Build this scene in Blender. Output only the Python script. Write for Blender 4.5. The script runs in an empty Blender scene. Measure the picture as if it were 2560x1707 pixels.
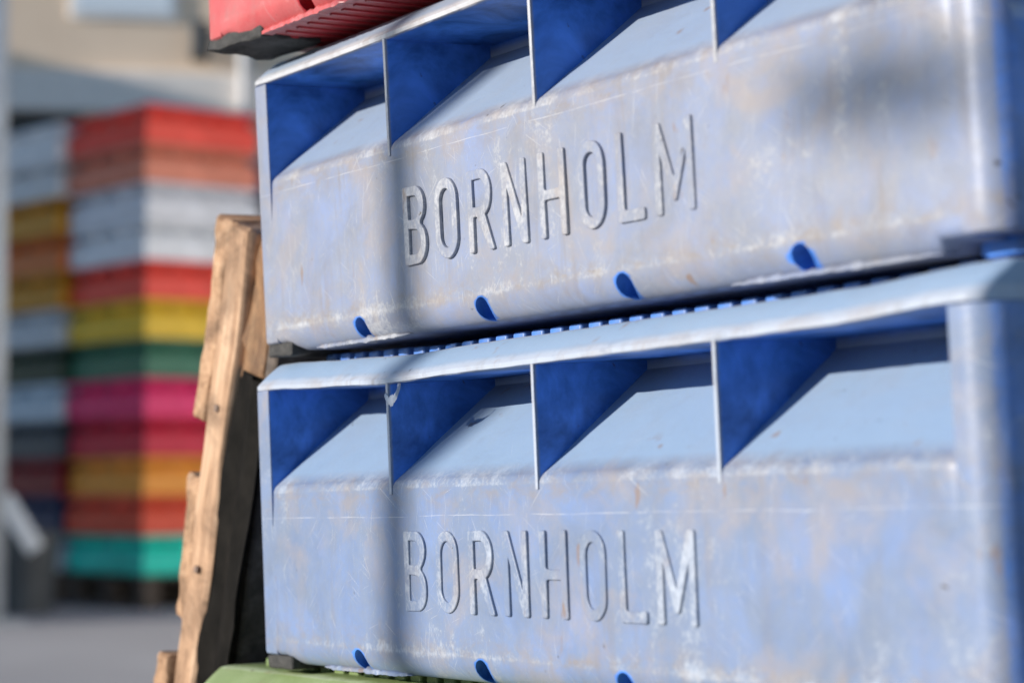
import bpy, bmesh, math, random
from mathutils import Vector, Matrix, noise

random.seed(7)
sc = bpy.context.scene
R = math.radians
B = 0.185                      # one bay of the crate in metres

# ------------------------------------------------------------------ camera
def cam_matrix(pos, yaw, pitch, roll):
    fw = Vector((-math.sin(yaw) * math.cos(pitch), math.cos(yaw) * math.cos(pitch), math.sin(pitch)))
    r = Vector((math.cos(yaw), math.sin(yaw), 0))
    u = r.cross(fw)
    c, s = math.cos(roll), math.sin(roll)
    r2 = c * r + s * u
    u2 = -s * r + c * u
    m = Matrix((r2, u2, -fw)).transposed().to_4x4()
    m.translation = pos
    return m

YAW, PITCH = R(56.934), R(3.570)
CAM_H = 0.77
CAMW = cam_matrix(Vector((8.2464 * B, -4.1449 * B, CAM_H)), YAW, PITCH, R(-0.43))
CAMC = cam_matrix(Vector((8.2464 * B, -4.1449 * B, 0.07935 * B)), YAW, PITCH, R(-2.391))
PILE = CAMW @ CAMC.inverted()          # pose of the slightly leaning pile

cam_d = bpy.data.cameras.new('camera')
cam = bpy.data.objects.new('camera', cam_d)
sc.collection.objects.link(cam)
cam.matrix_world = CAMW
cam_d.sensor_width = 36
cam_d.lens = 5500 / 2560 * 36
cam_d.clip_start = 0.05
cam_d.clip_end = 500
cam_d.dof.use_dof = True
cam_d.dof.focus_distance = 1.50
cam_d.dof.aperture_fstop = 5.0
cam_d.dof.aperture_blades = 7
sc.camera = cam

# ------------------------------------------------------------------ light
SUN_DIR = Vector((0.2265, 0.9435, -0.2420)).normalized()      # the way the light travels
elev = math.asin(-SUN_DIR.z)
w = bpy.data.worlds.new('World')
sc.world = w
w.use_nodes = True
nt = w.node_tree
nt.nodes.clear()
sky = nt.nodes.new('ShaderNodeTexSky')
sky.sky_type = 'NISHITA'
sky.sun_disc = False
sky.sun_elevation = elev
sky.dust_density = 0.0
sky.ozone_density = 3.6
sky.sun_rotation = math.atan2(-SUN_DIR.x, -SUN_DIR.y)
bg = nt.nodes.new('ShaderNodeBackground')
bg.inputs['Strength'].default_value = 0.11
wo = nt.nodes.new('ShaderNodeOutputWorld')
nt.links.new(sky.outputs[0], bg.inputs[0])
nt.links.new(bg.outputs[0], wo.inputs[0])

sun_d = bpy.data.lights.new('sun', 'SUN')
sun_d.energy = 4.6
sun_d.angle = R(0.5)
sun_d.color = (1.0, 0.93, 0.84)
sun = bpy.data.objects.new('sun', sun_d)
sc.collection.objects.link(sun)
sun.location = (-5, -12, 8)
sun.rotation_euler = SUN_DIR.to_track_quat('-Z', 'Y').to_euler()

sc.view_settings.view_transform = 'Standard'
sc.view_settings.look = 'None'
sc.view_settings.exposure = 0.52
sc.view_settings.gamma = 1.0
sc.view_settings.use_curve_mapping = False
sc.render.engine = 'CYCLES'
sc.cycles.use_denoising = True
sc.cycles.max_bounces = 8

# ------------------------------------------------------------------ helpers
COL = sc.collection

def tag(o, label, cat, group=None, kind=None):
    o['label'] = label
    if cat: o['category'] = cat
    if group: o['group'] = group
    if kind: o['kind'] = kind
    return o

def structure(o, label=None):
    o['kind'] = 'structure'
    if label: o['label'] = label
    return o

def empty(name, mat):
    o = bpy.data.objects.new(name, None)
    o.empty_display_size = 0.1
    COL.objects.link(o)
    o.matrix_world = mat
    return o

def mesh(name, verts, faces, wear_shade=None, smooth=False, angle=35):
    me = bpy.data.meshes.new(name)
    me.from_pydata([tuple(v) for v in verts], [], faces)
    bm = bmesh.new()
    bm.from_mesh(me)
    bmesh.ops.recalc_face_normals(bm, faces=bm.faces)
    bm.to_mesh(me)
    bm.free()
    if wear_shade is not None:
        at = me.attributes.new('wear_shade', 'FLOAT', 'POINT')
        vals = wear_shade if isinstance(wear_shade, (list, tuple)) else [wear_shade] * len(verts)
        for i, x in enumerate(vals): at.data[i].value = x - 1 if x > 1.1 else x
        if max(vals) > 1.1:                      # above 1.1: sheltered but bleached, hardly scuffed
            ac = me.attributes.new('calm', 'FLOAT', 'POINT')
            for i, x in enumerate(vals): ac.data[i].value = 1.0 if x > 1.1 else 0.0
    if smooth:
        for p in me.polygons: p.use_smooth = True
        try: me.set_sharp_from_angle(angle=R(angle))
        except Exception: pass
    return me

def obj(name, me, mat=None, parent=None, loc=None, rot=None):
    o = bpy.data.objects.new(name, me)
    COL.objects.link(o)
    if mat is not None and (len(me.materials) == 0): me.materials.append(mat)
    elif mat is not None and me.materials[0] != mat:
        o.material_slots[0].link = 'OBJECT'
        o.material_slots[0].material = mat
    if parent is not None: o.parent = parent
    if loc is not None: o.location = loc
    if rot is not None: o.rotation_euler = rot
    return o

def box_vf(x0, x1, y0, y1, z0, z1):
    v = [(x0, y0, z0), (x1, y0, z0), (x1, y1, z0), (x0, y1, z0), (x0, y0, z1), (x1, y0, z1), (x1, y1, z1), (x0, y1, z1)]
    f = [(0, 3, 2, 1), (4, 5, 6, 7), (0, 1, 5, 4), (1, 2, 6, 5), (2, 3, 7, 6), (3, 0, 4, 7)]
    return v, f

def bevel_box(name, x0, x1, y0, y1, z0, z1, bev=0.003, seg=2, wear_shade=0.4, jitter=0.0, cuts=0, seed=0):
    me = bpy.data.meshes.new(name)
    v, f = box_vf(x0, x1, y0, y1, z0, z1)
    me.from_pydata(v, [], f)
    bm = bmesh.new()
    bm.from_mesh(me)
    if bev > 0:
        bmesh.ops.bevel(bm, geom=list(bm.edges), offset=bev, segments=seg, affect='EDGES', profile=0.6)
    if cuts:
        bmesh.ops.subdivide_edges(bm, edges=[e for e in bm.edges if e.calc_length() > bev * 4], cuts=cuts, use_grid_fill=True)
    if jitter:
        rnd = Vector((seed * 3.1, seed * 1.7, seed * 5.3))
        for q in bm.verts:
            n = noise.noise_vector(q.co * 14 + rnd)
            n2 = noise.noise_vector(q.co * 55 + rnd)
            n3 = noise.noise_vector(q.co * 150 + rnd)
            q.co += n * jitter * 0.6 + n2 * jitter * 0.5 + n3 * jitter * 0.35
    bmesh.ops.recalc_face_normals(bm, faces=bm.faces)
    bm.to_mesh(me)
    bm.free()
    at = me.attributes.new('wear_shade', 'FLOAT', 'POINT')
    for d in at.data: d.value = wear_shade
    for p in me.polygons: p.use_smooth = True
    try: me.set_sharp_from_angle(angle=R(40))
    except Exception: pass
    return me

def sstep(a, b, x):
    t = min(1, max(0, (x - a) / (b - a)))
    return t * t * (3 - 2 * t)

# ------------------------------------------------------------------ materials
class NT:
    def __init__(self, name):
        self.m = bpy.data.materials.new(name)
        self.m.use_nodes = True
        self.t = self.m.node_tree
        self.b = self.t.nodes['Principled BSDF']
        self.co = self.t.nodes.new('ShaderNodeTexCoord')
    def n(self, kind, **kw):
        o = self.t.nodes.new(kind)
        for k, v in kw.items():
            if k.startswith('_'): setattr(o, k[1:], v)
            else: o.inputs[k].default_value = v
        return o
    def l(self, a, b): self.t.links.new(a, b)
    def coords(self, scale=(1, 1, 1), rot=(0, 0, 0), loc=(0, 0, 0), src='Object'):
        mp = self.n('ShaderNodeMapping')
        mp.inputs['Scale'].default_value = scale
        mp.inputs['Rotation'].default_value = rot
        mp.inputs['Location'].default_value = loc
        self.l(self.co.outputs[src], mp.inputs[0])
        return mp.outputs[0]
    def noise(self, vec, scale, detail=4, rough=0.55, dist=0.0):
        o = self.n('ShaderNodeTexNoise', Scale=scale, Detail=detail, Roughness=rough, Distortion=dist)
        self.l(vec, o.inputs['Vector'])
        return o.outputs['Fac']
    def ramp(self, fac, stops):
        o = self.n('ShaderNodeValToRGB')
        el = o.color_ramp.elements
        while len(el) < len(stops): el.new(0.5)
        for e, (p, c) in zip(el, stops):
            e.position = p
            e.color = (c, c, c, 1) if isinstance(c, (int, float)) else (*c, 1)
        self.l(fac, o.inputs[0])
        return o.outputs[0]
    def mix(self, fac, a, b):
        o = self.n('ShaderNodeMix', _data_type='RGBA')
        for sock, val in ((o.inputs[0], fac), (o.inputs[6], a), (o.inputs[7], b)):
            if isinstance(val, (int, float)): sock.default_value = val
            elif isinstance(val, tuple): sock.default_value = (*val, 1)
            else: self.l(val, sock)
        return o.outputs[2]
    def math(self, op, a, b=None, clamp=False):
        o = self.n('ShaderNodeMath', _operation=op)
        o.use_clamp = clamp
        for i, val in enumerate((a, b)):
            if val is None: continue
            if isinstance(val, (int, float)): o.inputs[i].default_value = val
            else: self.l(val, o.inputs[i])
        return o.outputs[0]
    def bump(self, h, strength=0.3, dist=0.002):
        o = self.n('ShaderNodeBump', Strength=strength, Distance=dist)
        self.l(h, o.inputs['Height'])
        self.l(o.outputs[0], self.b.inputs['Normal'])

def crate_plastic(name, base, faded, off=(0, 0, 0), line_z=0.0, stain=1.0, rough=0.42, shelter=None, floor=0.76):
    """scuffed, sun-bleached polyethylene; 'wear' says how scuffed a surface is; low values also deepen recesses like shade"""
    k = NT(name)
    at = k.n('ShaderNodeAttribute', _attribute_name='wear_shade')
    wear_shade = at.outputs['Fac']
    calm = k.n('ShaderNodeAttribute', _attribute_name='calm').outputs['Fac']
    lively = k.math('SUBTRACT', 1.0, k.math('MULTIPLY', calm, 0.8))
    big = k.noise(k.coords(loc=off), 7, 6, 0.62)
    mid = k.noise(k.coords(loc=off), 38, 6, 0.68, 0.4)
    vert = k.noise(k.coords((34, 34, 4), loc=off), 1.0, 5, 0.6)
    grain = k.noise(k.coords((420, 420, 300), loc=off), 1.0, 3, 0.7)
    f = k.math('ADD', k.math('MULTIPLY', k.math('SUBTRACT', big, 0.5), 0.55), k.math('MULTIPLY', k.math('SUBTRACT', mid, 0.5), 0.5))
    f = k.math('ADD', f, k.math('MULTIPLY', k.math('SUBTRACT', vert, 0.5), 0.35))
    f = k.math('ADD', f, k.math('MULTIPLY', k.math('SUBTRACT', grain, 0.5), 0.45))
    f = k.math('MULTIPLY', f, lively)
    f = k.math('ADD', k.math('ADD', f, 0.5), k.math('MULTIPLY', k.math('SUBTRACT', wear_shade, 0.5), 1.15))
    fade = k.ramp(f, [(0.20, 0.0), (0.46, 0.40), (0.66, 0.80), (1.0, 1.0)])
    fade = k.math('MAXIMUM', fade, k.ramp(wear_shade, [(0.40, 0.0), (0.62, floor)]))
    deep = k.noise(k.coords(loc=(off[0] + 6, 0, 3)), 16, 6, 0.62, 0.5)
    bcol = k.mix(k.ramp(deep, [(0.36, 0.0), (0.64, 1.0)]), tuple(c * 0.45 for c in base), tuple(min(1, c * 1.35 + 0.05) for c in base))
    col = k.mix(fade, bcol, faded)
    col = k.mix(k.ramp(f, [(0.80, 0.0), (1.20, 1.0)]), col, tuple(min(1, c * 1.2 + 0.14) for c in faded))
    if shelter: col = k.mix(k.math('MULTIPLY', calm, 0.9), col, shelter)
    # grey-brown drips and smears
    dr = k.noise(k.coords((75, 75, 7), loc=(off[0], 0, off[2] + 4)), 1.0, 4, 0.6, 0.3)
    dmk = k.ramp(k.noise(k.coords(loc=(off[0] + 2, 0, off[2] + 8)), 11, 4, 0.6), [(0.42, 0.0), (0.62, 1.0)])
    drm = k.math('MULTIPLY', k.math('MULTIPLY', k.ramp(dr, [(0.50, 0.0), (0.70, 1.0)]), dmk), k.math('MULTIPLY', k.math('MULTIPLY', wear_shade, lively), 0.75 * stain))
    col = k.mix(drm, col, (0.20, 0.175, 0.165))
    # rubbed dirt along the ledge and the lower edge
    sp0 = k.n('ShaderNodeSeparateXYZ')
    k.l(k.coords(), sp0.inputs[0])
    e1 = k.math('ABSOLUTE', k.math('SUBTRACT', sp0.outputs[2], 0.040 * B))
    e2 = k.math('ABSOLUTE', k.math('SUBTRACT', sp0.outputs[2], -0.53 * B))
    eb = k.ramp(k.math('MINIMUM', e1, e2), [(0.0, 1.0), (0.017, 0.0)])
    en = k.ramp(k.noise(k.coords((1, 1, 1.6), loc=(off[0] + 1, 0, 2)), 48, 6, 0.7, 0.5), [(0.45, 0.0), (0.68, 1.0)])
    col = k.mix(k.math('MULTIPLY', k.math('MULTIPLY', eb, en), k.math('MULTIPLY', wear_shade, 0.95 * stain, True)), col, (0.24, 0.205, 0.18))
    # yellowish grime film
    g = k.noise(k.coords((1, 1, 1), loc=(off[0] + 3, off[1], off[2] + 1)), 17, 7, 0.66, 0.6)
    gm = k.math('MULTIPLY', k.ramp(g, [(0.50, 0.0), (0.72, 1.0)]), k.math('MULTIPLY', k.math('MULTIPLY', wear_shade, lively), 0.8 * stain))
    col = k.mix(gm, col, (0.31, 0.265, 0.24))
    # scratches in several directions
    scr = None
    for i, (a, sx, sz, lo) in enumerate(((0.30, 38, 1300, 0.73), (0.75, 22, 1200, 0.705), (-0.55, 24, 1300, 0.705),
                                         (1.40, 18, 1300, 0.705), (-1.05, 28, 1100, 0.71), (1.62, 40, 1500, 0.70))):
        m1 = k.coords((1, 1, 1), (0, a, 0), (off[0] + i * 1.7, 0, off[2] + i * 0.9))
        m2 = k.n('ShaderNodeMapping')
        m2.inputs['Scale'].default_value = (sx, 1, sz)
        k.l(m1, m2.inputs[0])
        v = m2.outputs[0]
        s = k.ramp(k.noise(v, 1.0, 1, 0.5, 0.25), [(lo, 0.0), (lo + 0.03, 1.0)])
        msk = k.ramp(k.noise(k.coords(loc=(i * 2.3 + off[0], 1, i)), 21, 3, 0.6), [(0.44, 0.0), (0.60, 1.0)])
        s = k.math('MULTIPLY', s, msk)
        scr = s if scr is None else k.math('MAXIMUM', scr, s)
    scr = k.math('MULTIPLY', scr, k.math('MULTIPLY', k.math('MULTIPLY', wear_shade, lively), 1.2, True))
    col = k.mix(k.math('MULTIPLY', scr, 0.58), col, (0.56, 0.56, 0.57))
    # mould line along the panel
    sep = k.n('ShaderNodeSeparateXYZ')
    k.l(k.coords(), sep.inputs[0])
    zz = sep.outputs[2]
    wob = k.math('MULTIPLY', k.math('SUBTRACT', k.noise(k.coords((9, 0.1, 0.1)), 1, 2), 0.5), 0.004)
    dz = k.math('ABSOLUTE', k.math('SUBTRACT', k.math('ADD', zz, wob), line_z))
    ln = k.math('MULTIPLY', k.math('LESS_THAN', dz, 0.00028), k.ramp(k.noise(k.coords((30, 1, 1)), 1, 3), [(0.42, 0.0), (0.56, 0.8)]))
    ln = k.math('MULTIPLY', ln, wear_shade)
    col = k.mix(k.math('MULTIPLY', ln, 0.7), col, (0.58, 0.58, 0.60))
    # rust and fish-muck specks
    r1 = k.noise(k.coords((1, 1, 0.45), loc=(off[0] + 5, 2, off[2])), 62, 3, 0.5)
    r2 = k.ramp(k.noise(k.coords(loc=(off[0] + 9, 2, off[2])), 9, 2), [(0.47, 0.0), (0.58, 1.0)])
    rm = k.math('MULTIPLY', k.ramp(r1, [(0.655, 0.0), (0.72, 1.0)]), r2)
    rm = k.math('MULTIPLY', rm, k.math('MULTIPLY', wear_shade, stain, True))
    col = k.mix(k.math('MULTIPLY', rm, 0.75), col, (0.23, 0.13, 0.06))
    d1 = k.noise(k.coords(loc=(off[0] + 7.5, 2, off[2] + 2)), 120, 2, 0.5)
    dm = k.math('MULTIPLY', k.ramp(d1, [(0.72, 0.0), (0.76, 1.0)]), r2)
    col = k.mix(k.math('MULTIPLY', dm, 0.8), col, (0.05, 0.035, 0.02))
    k.l(col, k.b.inputs['Base Color'])
    rg = k.math('ADD', k.math('MULTIPLY', mid, 0.22), rough - 0.11)
    rg = k.math('SUBTRACT', rg, k.math('MULTIPLY', scr, 0.1))
    k.l(rg, k.b.inputs['Roughness'])
    k.b.inputs['IOR'].default_value = 1.5
    k.b.inputs['Specular IOR Level'].default_value = 0.38
    h = k.math('ADD', k.math('MULTIPLY', big, 1.2), k.math('MULTIPLY', mid, 0.35))
    h = k.math('ADD', h, k.math('MULTIPLY', grain, 0.05))
    h = k.math('SUBTRACT', h, k.math('MULTIPLY', scr, 0.10))
    h = k.math('ADD', h, k.math('MULTIPLY', ln, 0.15))
    k.bump(h, 0.35, 0.003)
    return k.m

def simple_plastic(name, col, rough=0.5, var=0.25):
    k = NT(name)
    n = k.noise(k.coords(), 6, 5, 0.6)
    d = tuple(c * (1 - var) for c in col)
    l = tuple(min(1, c * (1 + var * 0.5) + 0.02) for c in col)
    k.l(k.ramp(n, [(0.3, d), (0.7, l)]), k.b.inputs['Base Color'])
    k.b.inputs['Roughness'].default_value = rough
    return k.m

def rubber(name, col=(0.015, 0.015, 0.015)):
    k = NT(name)
    n = k.noise(k.coords(), 130, 6, 0.7)
    k.l(k.ramp(n, [(0.35, col), (0.8, (0.07, 0.065, 0.06))]), k.b.inputs['Base Color'])
    k.b.inputs['Roughness'].default_value = 0.7
    k.bump(n, 0.8, 0.003)
    return k.m

def wood(name, a, b_, c, axis='Z', scale=1.0):
    k = NT(name)
    s = {'Z': (55, 55, 3.2), 'Y': (55, 3.2, 55), 'X': (3.2, 55, 55)}[axis]
    s = tuple(x * scale for x in s)
    g = k.noise(k.coords(s), 1.0, 6, 0.65, 0.8)
    s2 = tuple(x * 4 for x in s)
    fine = k.noise(k.coords(s2), 1.0, 4, 0.7, 0.2)
    blot = k.noise(k.coords(), 18 * scale, 7, 0.7, 0.6)
    f = k.math('ADD', k.math('MULTIPLY', g, 0.6), k.math('MULTIPLY', fine, 0.4))
    col = k.ramp(f, [(0.32, a), (0.5, b_), (0.68, c)])
    col = k.mix(k.ramp(blot, [(0.42, 0.0), (0.68, 0.85)]), col, tuple(x * 0.45 for x in a))
    k.l(col, k.b.inputs['Base Color'])
    k.b.inputs['Roughness'].default_value = 0.75
    k.bump(f, 0.6, 0.002)
    return k.m

M_BLUE1 = crate_plastic('blue_crate_plastic_a', (0.020, 0.150, 0.54), (0.262, 0.268, 0.290), (0.3, 0, 0.2), 0.004, 1.2, shelter=(0.275, 0.35, 0.46))
M_BLUE2 = crate_plastic('blue_crate_plastic_b', (0.022, 0.155, 0.55), (0.196, 0.230, 0.292), (4.1, 0, 2.7), -0.008, 1.0, shelter=(0.25, 0.35, 0.485))
M_RED = crate_plastic('red_crate_plastic', (0.48, 0.005, 0.018), (0.50, 0.12, 0.12), (1.7, 0, 5.2), 0.004, 0.4, 0.33, None, 0.25)
M_GREEN = crate_plastic('green_crate_plastic', (0.10, 0.165, 0.035), (0.205, 0.27, 0.105), (2.7, 0, 9.2), 0.004, 0.5)
M_FOOT = rubber('black_rubber')
M_WOOD = wood('pallet_wood', (0.16, 0.08, 0.035), (0.40, 0.235, 0.13), (0.56, 0.37, 0.23), 'Y')
M_WOODV = wood('pallet_wood_upright', (0.18, 0.09, 0.04), (0.42, 0.255, 0.15), (0.60, 0.42, 0.28), 'Z')
M_BLOCK = wood('pallet_block_wood', (0.07, 0.03, 0.012), (0.22, 0.11, 0.045), (0.40, 0.24, 0.12), 'Z')
M_DARKWOOD = wood('dark_pallet_wood', (0.05, 0.035, 0.025), (0.11, 0.08, 0.06), (0.17, 0.13, 0.10), 'X')

# ------------------------------------------------------------------ ground
def asphalt():
    k = NT('asphalt')
    a = k.noise(k.coords(), 0.6, 5, 0.6)
    f = k.noise(k.coords(), 90, 4, 0.7)
    c = k.math('ADD', k.math('MULTIPLY', a, 0.5), k.math('MULTIPLY', f, 0.5))
    k.l(k.ramp(c, [(0.3, (0.20, 0.20, 0.212)), (0.7, (0.34, 0.34, 0.36))]), k.b.inputs['Base Color'])
    k.b.inputs['Roughness'].default_value = 0.85
    k.bump(f, 0.5, 0.004)
    return k.m
N = 24
gv, gf = [], []
for j in range(N + 1):
    for i in range(N + 1):
        gv.append((-150 + 300 * i / N, -150 + 300 * j / N, 0))
for j in range(N):
    for i in range(N):
        a = j * (N + 1) + i
        gf.append((a, a + 1, a + N + 2, a + N + 1))
structure(obj('ground', mesh('ground', gv, gf), asphalt()), 'grey asphalt quay surface')

# ------------------------------------------------------------------ the fish crate
X0, X1, W = -0.138, 4.138, 2.43
ZT, ZB, D = 0.49, 0.101, 0.48
FB = -0.645                     # bottom of the rounded lower edge

def profile():
    p = []
    for i in range(9):                                   # rounded bottom edge
        t = R(90) * (1 - i / 8)
        p.append((0.085 * (1 - math.cos(t)), -0.546 - (abs(FB) - 0.546) * math.sin(t), 0.68 if i < 8 else 0.8))
    for i in range(1, 13):                               # flat panel
        z = -0.546 + (ZB - 0.045 + 0.546) * i / 12
        p.append((0.0, z, 0.68))
    s = math.atan2(ZT - 0.045 - ZB, D)                   # slope against the horizontal
    r = 0.05
    a0, a1 = math.pi, math.pi / 2 + s
    cy, cz = r, ZB - 0.045
    for i in range(1, 8):
        a = a0 + (a1 - a0) * i / 7
        p.append((cy + r * math.cos(a), cz + r * math.sin(a), 0.78))
    y0, z0 = p[-1][0], p[-1][1]
    for i in range(1, 9):                                # sloped wall of the hand recess
        t = i / 8
        p.append((y0 + (D - y0) * t, z0 + (ZT - 0.045 - z0) * t, 1.80))
    p.append((D, ZT, 0.05))  # low value paints the recess back a shade-like deep blue
    p.append((D + 0.05, ZT, 0.2))
    p.append((D + 0.05, -0.56, 0.2))
    p.append((D + 0.05, FB, 0.3))
    return p

def front_wall(seed, sx0=0.12, sx1=3.86):
    pr = profile()
    n = len(pr)
    xs = [0.0, 0.006, 0.014, 0.03]
    xs += [0.03 + (3.97 - 0.03) * i / 110 for i in range(1, 111)]
    xs += [3.986, 3.994, 4.0]
    v, f, wr = [], [], []
    for x in xs:
        e = min(x, 4 - x)
        tuck = 0.009 * (1 - sstep(0.0, 0.03, e))
        for (y, z, wv) in pr:
            yy = y
            if y < 0.2 and z < ZB + 0.1:
                yy += tuck * sstep(-0.12, 0.06, z)
                und = noise.noise(Vector((x * 1.3 + seed * 7, z * 1.1, seed))) * 0.010
                und += noise.noise(Vector((x * 4.5 + seed * 3, z * 2.5, seed + 4))) * 0.0025
                yy += und * sstep(0, 0.1, e) * sstep(FB, -0.5, z)
            if z < -0.545 and y < 0.2 and (x < sx0 or x > sx1):        # plain corner foot instead of the round edge
                q = 1 - sstep(0, 0.04, max(0, (x - sx0 + 0.04) if x < 2 else (sx1 + 0.04 - x)))
                yy = yy * (1 - q) + 0.25 * y * q * sstep(-0.60, FB, z)
                z = z + (-0.546 + (z + 0.546) * 0.6 - z) * q
            v.append((x * B, yy * B, z * B))
            wr.append(wv)
    for i in range(len(xs) - 1):
        for j in range(n):
            a, b_ = i * n + j, i * n + (j + 1) % n
            f.append((a, b_, b_ + n, a + n))
    f.append(tuple(range(n)))
    f.append(tuple((len(xs) - 1) * n + j for j in range(n)))
    return v, f, wr

def drill(me, holes):
    """round drain holes through the lower edge"""
    o = bpy.data.objects.new('tmp', me)
    COL.objects.link(o)
    bm = bmesh.new()
    for hx in holes:
        m = Matrix.Translation((hx * B, 0.03 * B, -0.598 * B)) @ Matrix.Rotation(R(90), 4, 'X')
        bmesh.ops.create_cone(bm, cap_ends=True, segments=20, radius1=0.044 * B, radius2=0.044 * B, depth=1.4 * B, matrix=m)
    cm = bpy.data.meshes.new('cut')
    bm.to_mesh(cm)
    bm.free()
    c = bpy.data.objects.new('cut', cm)
    COL.objects.link(c)
    md = o.modifiers.new('b', 'BOOLEAN')
    md.operation = 'DIFFERENCE'
    md.solver = 'EXACT'
    md.object = c
    dg = bpy.context.evaluated_depsgraph_get()
    res = bpy.data.meshes.new_from_object(o.evaluated_get(dg))
    bpy.data.objects.remove(o)
    bpy.data.objects.remove(c)
    for p in res.polygons: p.use_smooth = True
    try: res.set_sharp_from_angle(angle=R(32))
    except Exception: pass
    return res

HOLES = (0.70, 1.585, 2.45, 3.33)

def body_mesh(seed):
    v, f, wr = front_wall(seed)
    fr = drill(mesh('front', v, f, wr, True, 32), HOLES)
    bm = bmesh.new()
    bm.from_mesh(fr)
    lay = bm.verts.layers.float.get('wear_shade')
    # back wall: the same, turned round
    g = bmesh.ops.duplicate(bm, geom=bm.verts[:] + bm.edges[:] + bm.faces[:])['geom']
    vs = [q for q in g if isinstance(q, bmesh.types.BMVert)]
    bmesh.ops.rotate(bm, verts=vs, cent=(2 * B, W / 2 * B, 0), matrix=Matrix.Rotation(math.pi, 3, 'Z'))
    def add(verts, faces, wv):
        nv = [bm.verts.new(q) for q in verts]
        for i_, q in enumerate(nv): q[lay] = wv[i_] if isinstance(wv, list) else wv
        out = []
        for fc in faces:
            out.append(bm.faces.new([nv[i] for i in fc]))
        for q in out: q.smooth = True
        return out
    # end walls with rounded outer corners
    for s in (0, 1):
        r = 0.05 if s == 0 else 0.10
        ring = []
        xo, xi = (X0, 0.0) if s == 0 else (X1, 4.0)
        sg = 1 if s == 0 else -1
        pts = [(xi, 0.012), (xi, 0.0)]
        for i in range(9):
            a = R(90) * i / 8
            pts.append((xo + sg * r - sg * r * math.sin(a), r - r * math.cos(a)))
        for i in range(9):
            a = R(90) * i / 8
            pts.append((xo + sg * r - sg * r * math.cos(a), W - r + r * math.sin(a)))
        pts += [(xi, W), (xi, W - 0.012)]
        zs = [-0.606, -0.600, -0.59] + [-0.59 + (ZT + 0.59) * i / 16 for i in range(1, 17)]
        n = len(pts)
        vv, ff = [], []
        for k, z in enumerate(zs):
            ins = 0.012 if k == 0 else (0.003 if k == 1 else 0)
            for (x, y) in pts:
                wob = noise.noise(Vector((x * 2, y * 2 + seed * 5, z * 1.7 + seed))) * 0.006
                yy = y + (ins if y < W / 2 else -ins)
                if 0.3 < y < W - 0.3: x2 = x + wob
                else: x2 = x
                vv.append((x2 * B, yy * B, z * B))
        for k in range(len(zs) - 1):
            for j in range(n):
                a, b_ = k * n + j, k * n + (j + 1) % n
                ff.append((a, b_, b_ + n, a + n))
        ff.append(tuple(range(n)))
        ff.append(tuple((len(zs) - 1) * n + j for j in range(n)))
        add(vv, ff, [0.02 if j in (0, n - 1) else (0.70 if j < 7 or j > n - 8 else 0.46) for _ in zs for j in range(n)])  # bay sides near zero, end faces low: bluer, as if shaded
    # floor plate
    vv, ff = box_vf(0.0, 4 * B, 0.47 * B, (W - 0.47) * B, -0.640 * B, -0.58 * B)
    add(vv, ff, 0.2)
    bmesh.ops.recalc_face_normals(bm, faces=bm.faces)
    me = bpy.data.meshes.new('crate_body')
    bm.to_mesh(me)
    bm.free()
    try: me.set_sharp_from_angle(angle=R(32))
    except Exception: pass
    return me

def rr_loop(x0, x1, y0, y1, r, nf, ns=12, nc=6):
    p = []
    def seg(a, b_, n):
        for i in range(n): p.append((a[0] + (b_[0] - a[0]) * i / n, a[1] + (b_[1] - a[1]) * i / n))
    def arc(cx, cy, a0):
        for i in range(nc): 
            a = a0 + R(90) * i / nc
            p.append((cx + r * math.cos(a), cy + r * math.sin(a)))
    seg((x0 + r, y0), (x1 - r, y0), nf); arc(x1 - r, y0 + r, R(-90))
    seg((x1, y0 + r), (x1, y1 - r), ns); arc(x1 - r, y1 - r, 0)
    seg((x1 - r, y1), (x0 + r, y1), nf); arc(x0 + r, y1 - r, R(90))
    seg((x0, y1 - r), (x0, y0 + r), ns); arc(x0 + r, y0 + r, R(180))
    return p

def rim_mesh(sag, seed, rough_edge=0.0025):
    prof = [(0.004, 0.004, 0.492, 0.05, 0.5), (-0.003, 0.003, 0.497, 0.06, 1.0), (-0.003, 0.003, 0.513, 0.06, 1.0), (0.006, 0.004, 0.522, 0.06, 1.0),
            (0.035, 0.0, 0.547, 0.06, 1.78), (0.075, -0.008, 0.576, 0.06, 1.78), (0.112, -0.012, 0.600, 0.055, 1.78), (0.124, 0.004, 0.606, 0.05, 1.0),
            (0.30, 0.09, 0.606, 0.03, 0.4), (0.54, 0.150, 0.606, 0.03, 0.4), (0.54, 0.150, 0.492, 0.03, 0.05), (0.03, 0.03, 0.4915, 0.05, 0.05)]  # underside kept low for a deeper blue, imitating shade
    v, f, wr = [], [], []
    n = None
    for li, (df, de, z, r, wv) in enumerate(prof):
        lp = rr_loop(X0 + de, X1 - de - 0.03, df, W - df, r, 120)
        n = len(lp)
        for (x, y) in lp:
            zz = z
            if y < 0.9: zz -= sag(x) * (1 - sstep(0.15, 0.9, y))
            j = noise.noise(Vector((x * 9 + seed, y * 9, li * 0.35))) * rough_edge + noise.noise(Vector((x * 31 + seed, y * 31, li))) * rough_edge * (0.8 if li < 4 else 0.2)
            yy = y + (j if y < W / 2 else -j) * (1 if li < 8 else 0)
            v.append((x * B, yy * B, (zz + j * 0.8) * B))
            wr.append(wv)
    m = len(prof)
    for li in range(m):
        l2 = (li + 1) % m
        for j in range(n):
            a, b_ = li * n + j, li * n + (j + 1) % n
            c, d = l2 * n + (j + 1) % n, l2 * n + j
            f.append((a, b_, c, d))
    return mesh('crate_rim', v, f, wr, True, 38)

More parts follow.
